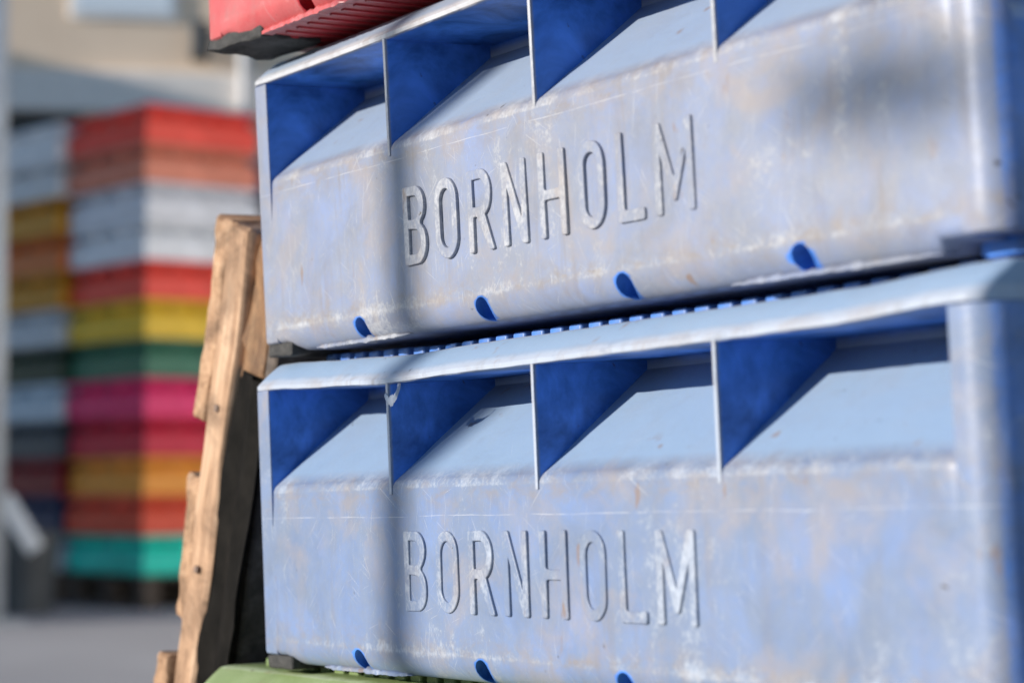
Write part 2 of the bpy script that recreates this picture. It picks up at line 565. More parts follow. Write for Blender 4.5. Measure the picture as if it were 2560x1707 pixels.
def rib_mesh(sagz):
    t = 0.010
    pf = [(-0.003, ZB - 0.06), (-0.003, ZT + 0.006 - sagz)]
    pm = [(0.016, ZB - 0.05), (0.016, ZT + 0.006 - sagz)]
    pb = [(D + 0.01, ZT + 0.004), (D + 0.01, ZT - 0.06), (0.06, ZB + 0.0)]
    v, wr = [], []
    for sx in (-t, t):
        for k, (y, z) in enumerate(pf + pm + pb):
            v.append(((sx if k > 1 else sx * 0.75) * B, y * B, z * B))
            wr.append(0.95 if k < 2 else 0.02)  # rib sides near zero: unscuffed, and deep blue in place of recess shade
    f = []
    for o in (0, 7): f += [(o, o + 1, o + 3, o + 2), (o + 2, o + 3, o + 4, o + 5, o + 6)]
    loop = [0, 1, 3, 4, 5, 6, 2]
    for a, b_ in zip(loop, loop[1:] + loop[:1]): f.append((a, b_, b_ + 7, a + 7))
    return mesh('rib', v, f, wr)

# ---- raised letters: outlines in letter units, height 1
def arcpts(cx, cy, rx, ry, a0, a1, n=14):
    return [(cx + rx * math.cos(R(a0 + (a1 - a0) * i / n)), cy + ry * math.sin(R(a0 + (a1 - a0) * i / n))) for i in range(n + 1)]

def letter_outlines(ch, w):
    s, h = 0.112, 0.130          # stem and bar
    if ch == 'O':
        ro, ri = w / 2, w / 2 - s
        out = arcpts(w / 2, 1 - ro * 1.15, ro, ro * 1.15, 0, 180) + arcpts(w / 2, ro * 1.15, ro, ro * 1.15, 180, 360)
        inn = arcpts(w / 2, 1 - h - ri * 1.15, ri, ri * 1.15, 0, 180) + arcpts(w / 2, h + ri * 1.15, ri, ri * 1.15, 180, 360)
        return [out, inn]
    if ch == 'B':
        r1, r2 = 0.22, 0.24
        out = [(0, 0), (w - r2, 0)] + arcpts(w - r2 * 1.0, 0.27, r2, 0.27, -90, 62, 12) + arcpts(w - r1 - 0.02, 0.755, r1, 0.245, -58, 90, 12) + [(0, 1)]
        i1 = [(s, h), (w - r2 - 0.02, h)] + arcpts(w - r2 - 0.02, 0.29, r2 - s + 0.02, 0.29 - h, -90, 90, 10)[1:] + [(s, 0.462)]
        i2 = [(s, 0.575), (w - r1 - 0.04, 0.575)] + arcpts(w - r1 - 0.04, 0.729, r1 - s + 0.02, 0.153, -90, 90, 10)[1:] + [(s, 0.882)]
        return [out, i1, i2]
    if ch == 'R':
        r1 = 0.25
        out = [(0, 0), (s, 0), (s, 0.43), (0.20, 0.43), (w - s, 0.0), (w, 0.0), (w - 0.185, 0.445)]
        out += arcpts(w - r1 - 0.035, 0.71, r1, 0.29, -62, 90, 14) + [(0, 1)]
        i1 = [(s, 0.545), (w - r1 - 0.04, 0.545)] + arcpts(w - r1 - 0.04, 0.713, r1 - s, 0.168, -90, 90, 10)[1:] + [(s, 0.882)]
        return [out, i1]
    if ch == 'N':
        return [[(0, 0), (s, 0), (s, 0.70), (w - s * 1.02, 0), (w, 0), (w, 1), (w - s, 1), (w - s, 0.30), (s * 1.02, 1), (0, 1)]]
    if ch == 'H':
        return [[(0, 0), (s, 0), (s, 0.44), (w - s, 0.44), (w - s, 0), (w, 0), (w, 1), (w - s, 1), (w - s, 0.555), (s, 0.555), (s, 1), (0, 1)]]
    if ch == 'L':
        return [[(0, 0), (w, 0), (w, 0.130), (s, 0.130), (s, 1), (0, 1)]]
    if ch == 'M':
        return [[(0, 0), (s, 0), (s, 0.66), (w / 2 - 0.03, 0.13), (w / 2 + 0.03, 0.13), (w - s, 0.66), (w - s, 0), (w, 0), (w, 1), (w - s * 1.0, 1), (w / 2, 0.37), (s * 1.0, 1), (0, 1)]]

def round_poly(pts, r=0.018):
    out = []
    n = len(pts)
    for i in range(n):
        p0, p1, p2 = Vector(pts[i - 1]), Vector(pts[i]), Vector(pts[(i + 1) % n])
        a, b_ = p0 - p1, p2 - p1
        if a.length < 1e-5 or b_.length < 1e-5: continue
        ang = a.angle(b_)
        if ang > R(150): out.append(tuple(p1)); continue
        rr = min(r, a.length * 0.4, b_.length * 0.4)
        q0, q1 = p1 + a.normalized() * rr, p1 + b_.normalized() * rr
        for t in (0, 0.33, 0.67, 1):
            out.append(tuple((1 - t) ** 2 * q0 + 2 * t * (1 - t) * p1 + t * t * q1))
    return out

LB, LT = -0.3946, -0.098
LETTERS = (('B', 1.094, 1.249), ('O', 1.323, 1.473), ('R', 1.55, 1.716), ('N', 1.777, 1.930), ('H', 2.010, 2.168), ('O', 2.247, 2.391), ('L', 2.465, 2.606), ('M', 2.667, 2.867))

def letter_mesh(ch, x0, x1, seed):
    h = LT - LB
    w = (x1 - x0) / h
    cu = bpy.data.curves.new('letter', 'CURVE')
    cu.dimensions = '2D'
    cu.fill_mode = 'BOTH'
    rnd = random.Random(seed)
    for k, pl in enumerate(letter_outlines(ch, w)):
        pl = round_poly(pl, 0.032 if k == 0 else 0.012)
        sp = cu.splines.new('POLY')
        sp.points.add(len(pl) - 1)
        for q, (x, y) in zip(sp.points, pl):
            q.co = ((x + noise.noise(Vector((x * 5, y * 5, seed))) * 0.008) * h * B, (y + noise.noise(Vector((x * 5, y * 5, seed + 9))) * 0.008) * h * B, 0, 1)
        sp.use_cyclic_u = True
    cu.extrude = 0.0055 * B
    cu.bevel_depth = 0.0035 * B
    cu.bevel_resolution = 1
    cu.offset = -0.0030 * B
    o = bpy.data.objects.new('tmp', cu)
    COL.objects.link(o)
    dg = bpy.context.evaluated_depsgraph_get()
    me = bpy.data.meshes.new_from_object(o.evaluated_get(dg))
    bpy.data.objects.remove(o)
    me.transform(Matrix.Rotation(R(90), 4, 'X'))
    me.transform(Matrix.Translation((x0 * B, 0, LB * B)))
    if me.attributes.get('wear_shade') is None:
        at = me.attributes.new('wear_shade', 'FLOAT', 'POINT')
        for d in at.data: d.value = 0.79
    me.materials.clear()
    return me

def burr_mesh(x0, x1, seed, h=0.016, drop=0.0):
    """ragged lip of scraped-up plastic along the lower edge"""
    rnd = random.Random(seed)
    v, f = [], []
    n = max(10, int((x1 - x0) / 0.009))
    for i in range(n + 1):
        t = i / n
        x = x0 + (x1 - x0) * t
        env = min(1, t * 8, (1 - t) * 6) * 0.8 + 0.2
        hh = h * env * (0.75 + 0.9 * abs(noise.noise(Vector((x * 14, seed, 0)))) + 0.25 * noise.noise(Vector((x * 60, seed, 3))))
        y = 0.052 + 0.006 * noise.noise(Vector((x * 30, seed, 7))) - drop * env
        z = -0.642 + 0.003 * noise.noise(Vector((x * 25, seed, 5)))
        xx = x + rnd.uniform(-0.0015, 0.0015)
        for (dy, dz) in ((0, hh * 0.55), (-0.012 * env, hh * 0.15), (-0.010 * env, -hh * 0.35), (0.035, -hh * 0.4), (0.06, hh * 0.5)):
            v.append((xx * B, (y + dy) * B, (z + dz) * B))
    for i in range(n):
        for j in range(5):
            a, b_ = i * 5 + j, i * 5 + (j + 1) % 5
            f.append((a, b_, b_ + 5, a + 5))
    f += [tuple(range(5)), tuple(n * 5 + j for j in range(5))]
    return mesh('burr', v, f, 0.74, True, 60)

STUD = bevel_box('stud', -0.040 * B, 0.040 * B, -0.032 * B, 0.032 * B, -0.012 * B, 0.034 * B, 0.014 * B, 3, 0.35)
RIBS = {}

def make_crate(name, mat, pose, label, group, seed, sag, letters=False, feet=True, foot_l=0.22, burrs=(), base_ribs=False, studs=True, cat='crate'):
    """pose: bay units in the pile's frame -> (rot xyz in degrees, translation)"""
    (rx, ry, rz), (tx, ty, tz) = pose
    m = PILE @ Matrix.Translation((tx * B, ty * B, tz * B)) @ Matrix.Rotation(R(rz), 4, 'Z') @ Matrix.Rotation(R(ry), 4, 'Y') @ Matrix.Rotation(R(rx), 4, 'X')
    root = empty(name, m)
    tag(root, label, cat, group)
    obj('body', body_mesh(seed), mat, root)
    obj('rim', rim_mesh(sag, seed), mat, root)
    for i in (1, 2, 3):
        obj('rib', rib_mesh(sag(i)), mat, root, loc=(i * B, 0, 0))
        obj('rib', rib_mesh(0), mat, root, loc=(i * B, W * B, 0), rot=(0, 0, math.pi))
    if studs:
        x = 0.06
        while x < 3.96:
            obj('stud', STUD, mat, root, loc=(x * B, 0.30 * B, (0.606 - sag(x) * 0.85) * B))
            x += 0.121
    if letters:
        for i, (ch, a, c) in enumerate(LETTERS):
            o = obj('letter', letter_mesh(ch, a, c, seed * 10 + i), mat, root, loc=(0, -0.002 * B, 0))
            o['label'] = 'raised letter ' + ch
    if feet:
        ft = bevel_box('foot', -0.11 * B, foot_l / 2 * B, 0.012 * B, 0.30 * B, -0.664 * B, -0.602 * B, 0.014 * B, 3, 0.5, (0.030 if foot_l > 0.3 else 0.014) * B, 4, seed)
        obj('foot', ft, M_FOOT, root)
        ft2 = bevel_box('foot', 3.90 * B, 4.10 * B, 0.16 * B, 0.40 * B, -0.660 * B, -0.602 * B, 0.014 * B, 2, 0.3)
        obj('foot', ft2, mat, root)
        for xx in (-0.10, 3.90):
            obj('foot', bevel_box('foot', xx * B, (xx + 0.2) * B, (W - 0.3) * B, (W - 0.02) * B, -0.662 * B, -0.602 * B, 0.014 * B, 2, 0.3), M_FOOT, root)
    for i, (a, c, h, dr) in enumerate(burrs):
        obj('burr', burr_mesh(a, c, seed * 5 + i, h, dr), mat, root)
    if base_ribs:
        me = bevel_box('base_rib', -0.012 * B, 0.012 * B, 0.10 * B, (W - 0.10) * B, -0.653 * B, -0.638 * B, 0.005 * B, 2, 0.3)
        for i in range(40):
            obj('base_rib', me, mat, root, loc=((0.2 + i * 0.09) * B, 0, 0))
    return root

def sag_lower(x):
    pts = [(-0.2, 0.0), (0.0, 0.004), (0.5, 0.02), (1.0, 0.036), (1.5, 0.028), (2.0, 0.028), (2.5, 0.026), (3.0, 0.024), (3.5, 0.020), (4.0, 0.0), (4.2, -0.004)]
    for (a, ya), (b_, yb) in zip(pts, pts[1:]):
        if a <= x <= b_:
            t = (x - a) / (b_ - a)
            return ya + (yb - ya) * (t * t * (3 - 2 * t))
    return 0.0
sag_upper = lambda x: 0.004 * math.sin(x * 2.1)
sag_none = lambda x: 0.0

upper = make_crate('fish_crate', M_BLUE1, ((0.845, 0.09, 0.37), (-0.0055, 0.047, 1.293)), 'faded blue plastic fish crate, rust-flecked, directly under the red crate', 'fish crates in the near stack', 1, sag_upper, True, True, 0.20,
                   burrs=((0.25, 1.0, 0.024, 0.0), (2.95, 3.87, 0.024, 0.01)))
lower = make_crate('fish_crate', M_BLUE2, ((0, 0, 0), (0, 0, 0)), 'blue plastic fish crate with torn wavy rim, standing on the green crate', 'fish crates in the near stack', 2, sag_lower, True, True, 0.22,
                   burrs=((0.32, 1.02, 0.026, 0.0),))
red = make_crate('fish_crate', M_RED, ((-0.2, -0.06, 1.8), (-0.02, -0.15, 2.578)), 'scuffed red plastic fish crate with melted black foot on top of the stack', 'fish crates in the near stack', 3, sag_none, False, True, 0.62,
                 burrs=((0.22, 1.0, 0.030, 0.015),), base_ribs=True)
green = make_crate('fish_crate', M_GREEN, ((0, 0.25, 1.0), (-0.47, -0.10, -1.289)), 'pale green plastic fish crate with studded rim below the blue crates', 'fish crates in the near stack', 4, sag_none, False, True, 0.22)
base = make_crate('fish_crate', simple_plastic('grey_crate_plastic', (0.35, 0.36, 0.38)), ((0, 0.25, 1.0), (-0.47, -0.10, -2.578)), 'grey plastic fish crate at the bottom of the stack under the green one', 'fish crates in the near stack', 5, sag_none, False, True, 0.22)

# torn curl of plastic hanging from the wavy rim of the lower blue crate
def curl_mesh():
    v, f = [], []
    n = 22
    rnd = random.Random(5)
    for i in range(n + 1):
        t = i / n
        a = R(200 + 190 * t)
        cx, cz, r = 1.075, 0.435, 0.062 * (1 - 0.25 * t)
        x = cx + r * 1.1 * math.cos(a)
        z = cz + r * math.sin(a) * 0.8
        y = -0.012 - 0.02 * math.sin(t * 3)
        wd = 0.019 * math.sin(math.pi * (0.12 + 0.86 * t)) * rnd.uniform(0.65, 1.25)
        for (dx, dy, dz) in ((0, 0, wd), (0, -0.008, 0), (0, 0, -wd), (0, 0.006, 0)):
            v.append(((x + dx) * B, (y + dy) * B, (z + dz) * B))
    for i in range(n):
        for j in range(4):
            a, b_ = i * 4 + j, i * 4 + (j + 1) % 4
            f.append((a, b_, b_ + 4, a + 4))
    f += [(0, 1, 2, 3), tuple(n * 4 + j for j in range(4))]
    return mesh('curl', v, f, 1.0, True, 60)
obj('torn_curl', curl_mesh(), M_BLUE2, lower)

# ------------------------------------------------------------------ pallets
def board(name, x0, x1, y0, y1, z0, z1, mat, parent, seed, bev=0.002, jit=0.0012, cuts=2):
    return obj(name, bevel_box(name, x0, x1, y0, y1, z0, z1, bev, 1, 0.5, jit, cuts, seed), mat, parent)

# pallet under the near stack (below the picture)
mp = PILE @ Matrix.Translation((-0.02, -0.04, (-2.578 - 0.668) * B))
pal = empty('wooden_pallet', mp)
tag(pal, 'wooden pallet lying on the asphalt under the near crate stack', 'pallet')
for i in range(5):
    board('deck_board', -0.08, 0.92, 0.0 + i * 0.105, 0.09 + i * 0.105, -0.022, 0.0, M_DARKWOOD, pal, 30 + i)
for i in range(3):
    board('stringer', -0.06 + i * 0.43, 0.04 + i * 0.43, 0.0, 0.51, -0.135, -0.0225, M_DARKWOOD, pal, 40 + i)

# pallet standing on edge against the left end of the stack
#   local: x = through the pallet towards the crates, y = along it, z = up it
stand = empty('wooden_pallet', Matrix.Translation((-0.418, 0.02, 0.0)) @ Matrix.Rotation(R(3), 4, 'Z') @ Matrix.Rotation(R(14.6), 4, 'Y'))
tag(stand, 'weathered wooden pallet standing on edge and leaning on the crate stack', 'pallet')
HT = 1.03
for i, (z0, z1, yo) in enumerate(((HT - 0.178, HT, 0.0), (HT - 0.355, HT - 0.225, 0.004), (HT - 0.51, HT - 0.385, -0.006), (HT - 0.68, HT - 0.55, 0.0), (0.0, 0.14, 0.0), (0.17, 0.29, 0.003))):
    board('deck_board', 0.0, 0.024, yo, 1.1, z0, z1, M_WOOD, stand, 50 + i, 0.003, 0.0045, 14)
for i, y in enumerate((0.0, 0.5, 1.0)):
    board('stringer_board', 0.0242, 0.062, y, y + 0.10, 0.0, HT - 0.004, M_WOODV, stand, 60 + i, 0.003, 0.0036, 20)
    for j, z in enumerate((HT - 0.135, HT * 0.46, 0.0)):
        bm_ = bevel_box('block', 0.0622, 0.112, y + 0.002, y + 0.10, z, z + 0.133, 0.018, 3, 0.5, 0.006, 8, 70 + i * 3 + j)
        obj('block', bm_, M_BLOCK, stand)
    board('skid_board', 0.1122, 0.128, y, y + 0.10, 0.0, HT - 0.01, M_DARKWOOD, stand, 80 + i)
for i, (y, z) in enumerate(((0.003, HT - 0.16), (0.003, HT - 0.30), (0.003, HT - 0.44))):
    me = bevel_box('nail_head', -0.003, 0.003, -0.002, 0.002, -0.003, 0.003, 0.001, 2)
    obj('nail_head', me, simple_plastic('nail_steel', (0.16, 0.10, 0.07), 0.6) if i == 0 else bpy.data.materials['nail_steel'], stand, loc=(0.044, y - 0.004, z))

# black sheet added to stand in for shade in the pallet's open side
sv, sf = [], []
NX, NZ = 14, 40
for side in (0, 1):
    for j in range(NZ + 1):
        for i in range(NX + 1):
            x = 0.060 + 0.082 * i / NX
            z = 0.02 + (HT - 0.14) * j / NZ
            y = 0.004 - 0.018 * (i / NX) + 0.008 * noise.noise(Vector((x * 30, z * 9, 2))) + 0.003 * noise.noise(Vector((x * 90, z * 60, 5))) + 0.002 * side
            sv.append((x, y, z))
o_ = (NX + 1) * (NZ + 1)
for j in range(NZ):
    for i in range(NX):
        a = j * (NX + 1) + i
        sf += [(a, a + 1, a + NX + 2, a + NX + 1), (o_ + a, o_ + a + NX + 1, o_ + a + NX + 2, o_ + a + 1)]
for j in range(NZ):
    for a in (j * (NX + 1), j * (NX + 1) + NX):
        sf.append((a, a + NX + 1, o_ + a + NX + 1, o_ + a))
ks = NT('shade_sheet_black')
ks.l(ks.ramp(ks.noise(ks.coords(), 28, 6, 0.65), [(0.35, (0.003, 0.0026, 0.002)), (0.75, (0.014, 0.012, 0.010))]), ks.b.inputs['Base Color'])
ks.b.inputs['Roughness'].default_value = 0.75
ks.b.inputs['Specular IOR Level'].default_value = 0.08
sheet = obj('shade_sheet', mesh('shade_sheet', sv, sf, None, True, 60), ks.m)
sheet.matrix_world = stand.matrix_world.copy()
tag(sheet, 'added black crumpled sheet standing in for shade inside the leaning pallet', 'sheet')

# ------------------------------------------------------------------ far stacks of coloured crates
def far_crate_meshes(a, b_, h):
    """a: short side (x), b_: long side (y); origin at one corner, recess under the rim on every side"""
    def ring(ins, z): return [(ins, ins, z), (a - ins, ins, z), (a - ins, b_ - ins, z), (ins, b_ - ins, z)]
    lv = [ring(0.012, 0.0), ring(0.006, 0.02), ring(0.006, h * 0.56), ring(0.065, h * 0.83), ring(0.065, h * 0.86)]
    v = [q for r in lv for q in r]
    f = [(3, 2, 1, 0)]
    for i in range(len(lv) - 1):
        for j in range(4):
            p, q = i * 4 + j, i * 4 + (j + 1) % 4
            f.append((p, q, q + 4, p + 4))
    f.append(tuple(range(16, 20)))
    body = mesh('body', v, f, 0.5)
    lv = [ring(0.0, h * 0.85), ring(0.0, h * 0.90), ring(0.014, h * 0.995), ring(0.05, h * 0.995), ring(0.05, h * 0.85)]
    v = [q for r in lv for q in r]
    f = []
    for i in range(5):
        for j in range(4):
            p, q = i * 4 + j, i * 4 + (j + 1) % 4
            p2, q2 = ((i + 1) % 5) * 4 + j, ((i + 1) % 5) * 4 + (j + 1) % 4
            f.append((p, q, q2, p2))
    rim = mesh('rim', v, f, 0.5)
    v, f = box_vf(-0.008, 0.008, 0.0, 0.066, h * 0.55, h * 0.86)
    rib = mesh('rib', v, f, 0.5)
    return body, rim, rib

CH = 0.2395
FA, FBL = 0.96, 0.82
fb, frm, frb = far_crate_meshes(FA, FBL, CH)
FARMAT = {}
def far_crate(color, rgb, m, label, group='fish crates in the far stacks'):
    if color not in FARMAT: FARMAT[color] = simple_plastic('far_' + color.replace(' ', '_') + '_plastic', rgb, 0.45, 0.22)
    mt = FARMAT[color]
    root = empty('fish_crate', m)
    tag(root, label, 'crate', group)
    obj('body', fb, mt, root)
    obj('rim', frm, mt, root)
    for x in (FA * 0.33, FA * 0.67): obj('rib', frb, mt, root, loc=(x, 0, 0))
    for y in (FBL * 0.25, FBL * 0.5, FBL * 0.75): obj('rib', frb, mt, root, loc=(FA, y, 0), rot=(0, 0, R(90)))
    return root

# colours bottom to top
C_ = dict(teal=(0.0, 0.72, 0.54), vermilion=(0.80, 0.08, 0.03), orange=(0.95, 0.33, 0.03), dark_red=(0.60, 0.0, 0.035), crimson=(0.80, 0.02, 0.15), bottle_green=(0.03, 0.16, 0.09),
          yellow=(0.80, 0.50, 0.02), red=(0.85, 0.06, 0.035), white=(0.80, 0.81, 0.84), off_white=(0.74, 0.74, 0.78), salmon=(0.72, 0.22, 0.13), bright_red=(0.88, 0.06, 0.03),
          grey_blue=(0.42, 0.50, 0.60), navy=(0.01, 0.03, 0.10), maroon=(0.25, 0.01, 0.02), slate=(0.07, 0.09, 0.11), light_blue=(0.58, 0.68, 0.76), black_green=(0.02, 0.05, 0.03),
          pale_grey=(0.60, 0.64, 0.68), ochre=(0.62, 0.27, 0.01), rust=(0.68, 0.17, 0.03), amber=(0.64, 0.28, 0.01), light_grey=(0.74, 0.74, 0.74), snow=(0.88, 0.88, 0.88))
right_cols = ['teal', 'vermilion', 'orange', 'dark_red', 'crimson', 'bottle_green', 'yellow', 'red', 'white', 'off_white', 'salmon', 'bright_red']
left_cols = ['grey_blue', 'navy', 'maroon', 'slate', 'light_blue', 'black_green', 'pale_grey', 'ochre', 'rust', 'amber', 'light_grey', 'snow']
FYAW = YAW - R(50)
Z_BASE = 0.205
# near corner (x = FA, y = 0 of each crate) of the right stack
corner = Vector((-10.83, 4.62, 0))
def far_matrix(cx, cy, z, yaw, jx=0, jy=0):
    return Matrix.Translation((cx, cy, z)) @ Matrix.Rotation(yaw, 4, 'Z') @ Matrix.Translation((-FA + jx, jy, 0))
rnd = random.Random(3)
rl = {}
def above(cols, i):
    n = cols[i].replace('_', ' ')
    if i == 0: return n + ' plastic fish crate at the bottom of a far stack, on the dark pallet'
    return n + ' plastic fish crate in a far stack, resting on the ' + cols[i - 1].replace('_', ' ') + ' one'
for i, c in enumerate(right_cols):
    far_crate(c, C_[c], far_matrix(corner.x, corner.y, Z_BASE + i * CH, FYAW + R(rnd.uniform(-1.2, 1.2)), rnd.uniform(-0.012, 0.012), rnd.uniform(-0.012, 0.012)), above(right_cols, i))
ux = Vector((math.cos(FYAW), math.sin(FYAW), 0))
uy = Vector((-math.sin(FYAW), math.cos(FYAW), 0))
cl = corner - ux * (FA + 0.03) - uy * 0.05
for i, c in enumerate(left_cols):
    far_crate(c, C_[c], far_matrix(cl.x, cl.y, Z_BASE + i * CH, FYAW + R(rnd.uniform(-1.2, 1.2)), rnd.uniform(-0.012, 0.012), rnd.uniform(-0.012, 0.012)), above(left_cols, i))

# dark pallets below them
def far_pallet(c, label):
    p = empty('wooden_pallet', Matrix.Translation((c.x, c.y, 0)) @ Matrix.Rotation(FYAW, 4, 'Z'))
    tag(p, label, 'pallet', 'pallets under the far stacks')
    for i in range(5):
        board('deck_board', -FA, 0.0, i * 0.175, i * 0.175 + 0.14, 0.18, 0.2045, M_DARKWOOD, p, 90 + i, 0.003, 0, 0)
    for y in (0.0, 0.35, 0.70):
        for x in (-FA + 0.01, -FA / 2 - 0.06, -0.13):
            board('block', x, x + 0.12, y + 0.01, y + 0.12, 0.03, 0.179, M_DARKWOOD, p, 95, 0.004, 0, 0)
        board('skid_board', -FA, 0.0, y, y + 0.13, 0.0, 0.0295, M_DARKWOOD, p, 97, 0.003, 0, 0)
far_pallet(corner, 'dark wooden pallet under the stack with the teal crate')
far_pallet(cl, 'dark wooden pallet under the stack with the grey blue crate')

# a blue stack further back, right of the far stacks
c3 = corner + uy * (FBL + 0.20) + ux * 0.10
FARB = [('blue', (0.05, 0.10, 0.35)), ('pale_blue', (0.40, 0.46, 0.58)), ('slate_blue', (0.18, 0.22, 0.32))]
for i in range(11):
    cn, rgb = FARB[0] if i == 10 else FARB[1 + i % 2]
    lab = 'deep blue plastic fish crate topping the stack behind the salmon crate' if i == 10 else cn.replace('_', ' ') + ' plastic fish crate behind the ' + right_cols[i].replace('_', ' ') + ' one, in the blue topped stack'
    far_crate(cn, rgb, far_matrix(c3.x, c3.y, Z_BASE + i * CH, FYAW), lab, 'fish crates in the hidden far stack')
far_pallet(c3, 'dark wooden pallet under the blue topped far stack')

# ------------------------------------------------------------------ building behind
def plaster():
    k = NT('beige_plaster')
    a = k.noise(k.coords(), 1.2, 5, 0.6)
    k.l(k.ramp(a, [(0.3, (0.80, 0.62, 0.46)), (0.7, (0.88, 0.70, 0.53))]), k.b.inputs['Base Color'])
    k.b.inputs['Roughness'].default_value = 0.9
    return k.m
fw2 = Vector((-math.sin(YAW), math.cos(YAW), 0))
rt2 = Vector((math.cos(YAW), math.sin(YAW), 0))
wdir = (rt2 + fw2 * 0.20).normalized()
wyaw = math.atan2(wdir.y, wdir.x)
bld = empty('warehouse', Matrix.Translation((-17.5, 6.25, 0)) @ Matrix.Rotation(wyaw, 4, 'Z'))
tag(bld, 'beige rendered warehouse behind the far crate stacks', 'building')
M_PL = plaster()
M_WHITE = simple_plastic('white_paint', (0.80, 0.79, 0.78), 0.6, 0.1)
M_WHITEB = simple_plastic('white_board_paint', (0.78, 0.77, 0.75), 0.7, 0.06)
M_DARK = simple_plastic('dark_metal', (0.04, 0.045, 0.05), 0.5, 0.2)
obj('wall', bevel_box('wall', -6, 14, 0.0, 6, 4.5, 7.5, 0.0, 1), M_PL, bld)
obj('ground_floor_wall', bevel_box('ground_floor_wall', -6, 14, 0.08, 6, 0.0, 4.12, 0.0, 1), M_PL, bld)
obj('fascia', bevel_box('fascia', -6.05, 14.05, -0.14, 6, 4.12, 4.50, 0.01, 1), simple_plastic('cream_paint', (0.88, 0.80, 0.72), 0.6, 0.05), bld)
obj('roof', bevel_box('roof', -6.3, 14.3, -0.3, 6.3, 7.5, 7.7, 0.01, 1), M_DARK, bld)
gl = NT('window_glass'); gl.b.inputs['Base Color'].default_value = (0.80, 0.87, 0.93, 1); gl.b.inputs['Roughness'].default_value = 0.35  # pale base colour put in for sky reflected by the glass
for x in (0.55, 4.2, 7.4):
    wn = obj('window', bevel_box('window', x - 0.06, x + 0.92, -0.03, 0.05, 5.00, 6.4, 0.01, 1), M_WHITE, bld)
    obj('pane', bevel_box('pane', x, x + 0.86, -0.04, -0.031, 5.06, 6.34, 0.0, 1), gl.m, wn)
sh = obj('doorway', bevel_box('doorway', -0.3, 0.6, 0.05, 0.0795, 2.9, 4.1195, 0.0, 1), M_DARK, bld)
lamp = obj('wall_lamp', bevel_box('wall_lamp', 1.58, 1.74, -0.22, 0.0, 4.62, 4.98, 0.04, 3), M_DARK, bld)
bm = bmesh.new()
bmesh.ops.create_cone(bm, cap_ends=True, segments=14, radius1=0.06, radius2=0.06, depth=7.0, matrix=Matrix.Translation((2.07, -0.22, 3.75)))
me = bpy.data.meshes.new('downpipe'); bm.to_mesh(me); bm.free()
obj('downpipe', me, simple_plastic('grey_pipe_paint', (0.55, 0.55, 0.56), 0.6, 0.1), bld)

# unseen block added sunward; its shade covers the far stacks (outside the picture)
sh_h = Vector((SUN_DIR.x, SUN_DIR.y, 0)).normalized()
edge = Vector((-9.6, 5.6, 0)) - sh_h * 9.0
shd = empty('shade_block', Matrix.Translation(edge) @ Matrix.Rotation(math.atan2(sh_h.y, sh_h.x) + R(90), 4, 'Z'))
tag(shd, 'added tall dark boarded block shading the far crate stacks', 'building')
for i in range(16):
    obj('plank', bevel_box('plank', 0.0 + i * 0.5, 0.49 + i * 0.5, -0.02, 0.02, 0.0, 6.4, 0.004, 1), M_DARKWOOD, shd)
obj('wall', bevel_box('wall', 0.02, 8.0, 0.022, 4.0, 0.0, 6.38, 0.0, 1), M_DARKWOOD, shd)
obj('roof', bevel_box('roof', 0.0, 8.2, -0.02, 4.2, 6.4, 6.6, 0.01, 1), M_DARK, shd)

# unseen white block added to bounce sunlight onto the far stacks (hidden behind the near stack)
bh = empty('bounce_block', Matrix.Translation((-9.6, 6.9, 0)) @ Matrix.Rotation(R(-38), 4, 'Z'))
tag(bh, 'added white boarded block bouncing sunlight onto the far crate stacks', 'building')
for i in range(14):
    obj('plank', bevel_box('plank', i * 0.42, i * 0.42 + 0.41, -0.02, 0.02, 0.0, 4.6, 0.004, 1), M_WHITEB, bh)
obj('wall', bevel_box('wall', 0.02, 5.86, 0.022, 3.0, 0.0, 4.58, 0.0, 1), M_WHITEB, bh)
obj('roof', bevel_box('roof', -0.15, 6.0, -0.15, 3.15, 4.605, 4.75, 0.01, 1), M_DARK, bh)

# post at the left edge, tub and white plank by the far stacks
def post(name, loc, r, h, mat, label, cat):
    root = empty(name, Matrix.Translation(loc))
    tag(root, label, cat)
    bm = bmesh.new()
    bmesh.ops.create_cone(bm, cap_ends=True, segments=18, radius1=r, radius2=r * 0.96, depth=h, matrix=Matrix.Translation((0, 0, h / 2)))
    for p in bm.faces: p.smooth = len(p.verts) == 4
    me = bpy.data.meshes.new('pole'); bm.to_mesh(me); bm.free()
    obj('pole', me, mat, root)
    obj('base_plate', bevel_box('base_plate', -r * 2, r * 2, -r * 2, r * 2, 0, 0.02, 0.003, 1), mat, root)
    bm = bmesh.new()
    bmesh.ops.create_cone(bm, cap_ends=True, segments=18, radius1=r * 1.15, radius2=r * 0.5, depth=r, matrix=Matrix.Translation((0, 0, h + r * 0.4)))
    me = bpy.data.meshes.new('cap'); bm.to_mesh(me); bm.free()
    obj('cap', me, mat, root)
    return root
M_GALV = simple_plastic('galvanised_steel', (0.42, 0.45, 0.48), 0.45, 0.15)
post('steel_post', (-10.15, 3.425, 0), 0.075, 4.2, M_GALV, 'pale grey steel post standing in front of the far stacks', 'post')

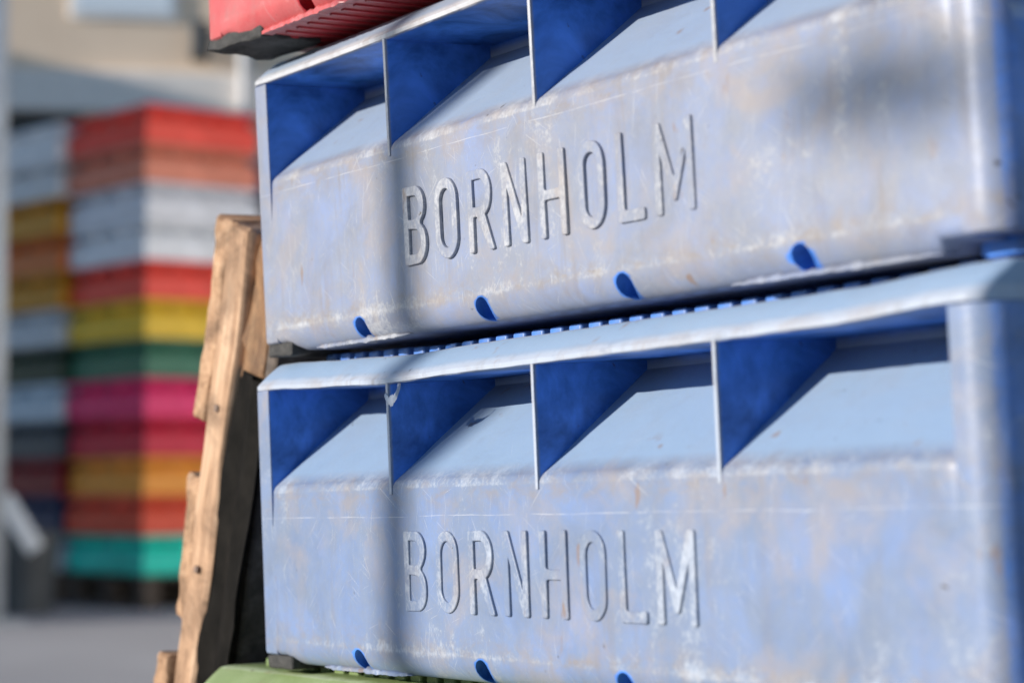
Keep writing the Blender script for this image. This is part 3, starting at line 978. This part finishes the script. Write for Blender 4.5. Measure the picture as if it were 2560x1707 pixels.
# unseen shape added on a sunward arm; its soft shadow falls on the upper blue crate
fs = Vector((SUN_DIR.x, SUN_DIR.y, 0)).normalized()
fperp = Vector((fs.y, -fs.x, 0))
fp = Vector((3.68 * B, 0, 0)) - fs * 5.6
fz = 0.972 + 5.6 * math.tan(elev)
dav = empty('caster_arm', Matrix.Translation((fp.x, fp.y, 0)) @ Matrix.Rotation(math.atan2(fperp.y, fperp.x), 4, 'Z'))
tag(dav, 'steel post and arm added to carry the unseen shadow shape', 'caster_arm')
def rod(name, p, q, r, mat, parent):
    p, q = Vector(p), Vector(q)
    bm = bmesh.new()
    m = Matrix.Translation((p + q) / 2) @ (q - p).to_track_quat('Z', 'Y').to_matrix().to_4x4()
    bmesh.ops.create_cone(bm, cap_ends=True, segments=14, radius1=r, radius2=r, depth=(q - p).length, matrix=m)
    for f_ in bm.faces: f_.smooth = len(f_.verts) == 4
    me = bpy.data.meshes.new(name); bm.to_mesh(me); bm.free()
    return obj(name, me, mat, parent)
rod('post', (1.6, 0, 0), (1.6, 0, fz + 1.5), 0.045, M_GALV, dav)
rod('arm', (1.6, 0, fz + 1.5), (-0.05, 0, fz + 1.5), 0.03, M_GALV, dav)
fen = empty('shadow_caster', Matrix.Translation((fp.x, fp.y, fz)) @ Matrix.Rotation(math.atan2(fperp.y, fperp.x), 4, 'Z'))
tag(fen, 'white rounded shape added to cast a soft shadow on the upper blue crate', 'caster')
bm = bmesh.new()
bmesh.ops.create_uvsphere(bm, u_segments=20, v_segments=12, radius=1, matrix=Matrix.Diagonal((0.085, 0.017, 0.017, 1)))
for f_ in bm.faces: f_.smooth = True
me = bpy.data.meshes.new('body'); bm.to_mesh(me); bm.free()
obj('body', me, M_WHITE, fen)
rod('rope', (0, 0, 0.02), (0, 0, 1.5), 0.004, M_WHITE, fen)

# thin steel pole on the sunny side, whose soft shadow crosses the two blue crates
sdh = Vector((SUN_DIR.x, SUN_DIR.y, 0)).normalized()
pp = PILE @ Vector((1.02 * B, 0, 0)) - sdh * 5.2
post('thin_pole', (pp.x, pp.y, 0), 0.0195, 3.0, M_GALV, 'thin galvanised pole standing in front of the blue crates', 'pole')

tub = empty('plastic_tub', Matrix.Translation((-10.95, 3.93, 0)) @ Matrix.Rotation(FYAW, 4, 'Z'))
tag(tub, 'dark grey plastic tub on the asphalt in front of the far stack', 'tub')
bm = bmesh.new()
bmesh.ops.create_cone(bm, cap_ends=True, segments=24, radius1=0.15, radius2=0.19, depth=0.46, matrix=Matrix.Translation((0, 0, 0.23)))
me = bpy.data.meshes.new('body'); bm.to_mesh(me); bm.free()
obj('body', me, simple_plastic('dark_grey_plastic', (0.045, 0.05, 0.055)), tub)
bm = bmesh.new()
bmesh.ops.create_cone(bm, cap_ends=True, segments=24, radius1=0.205, radius2=0.205, depth=0.03, matrix=Matrix.Translation((0, 0, 0.465)))
me = bpy.data.meshes.new('lid'); bm.to_mesh(me); bm.free()
obj('lid', me, bpy.data.materials['dark_grey_plastic'], tub)
pl = empty('white_plank', Matrix.Translation((-10.72, 3.90, 0.38)) @ Matrix.Rotation(YAW, 4, 'Z') @ Matrix.Rotation(R(-32), 4, 'Y'))
tag(pl, 'short white board leaning over the dark grey tub', 'board')
obj('board', bevel_box('board', -0.055, 0.055, -0.012, 0.012, 0.0, 0.36, 0.006, 2), M_WHITE, pl)
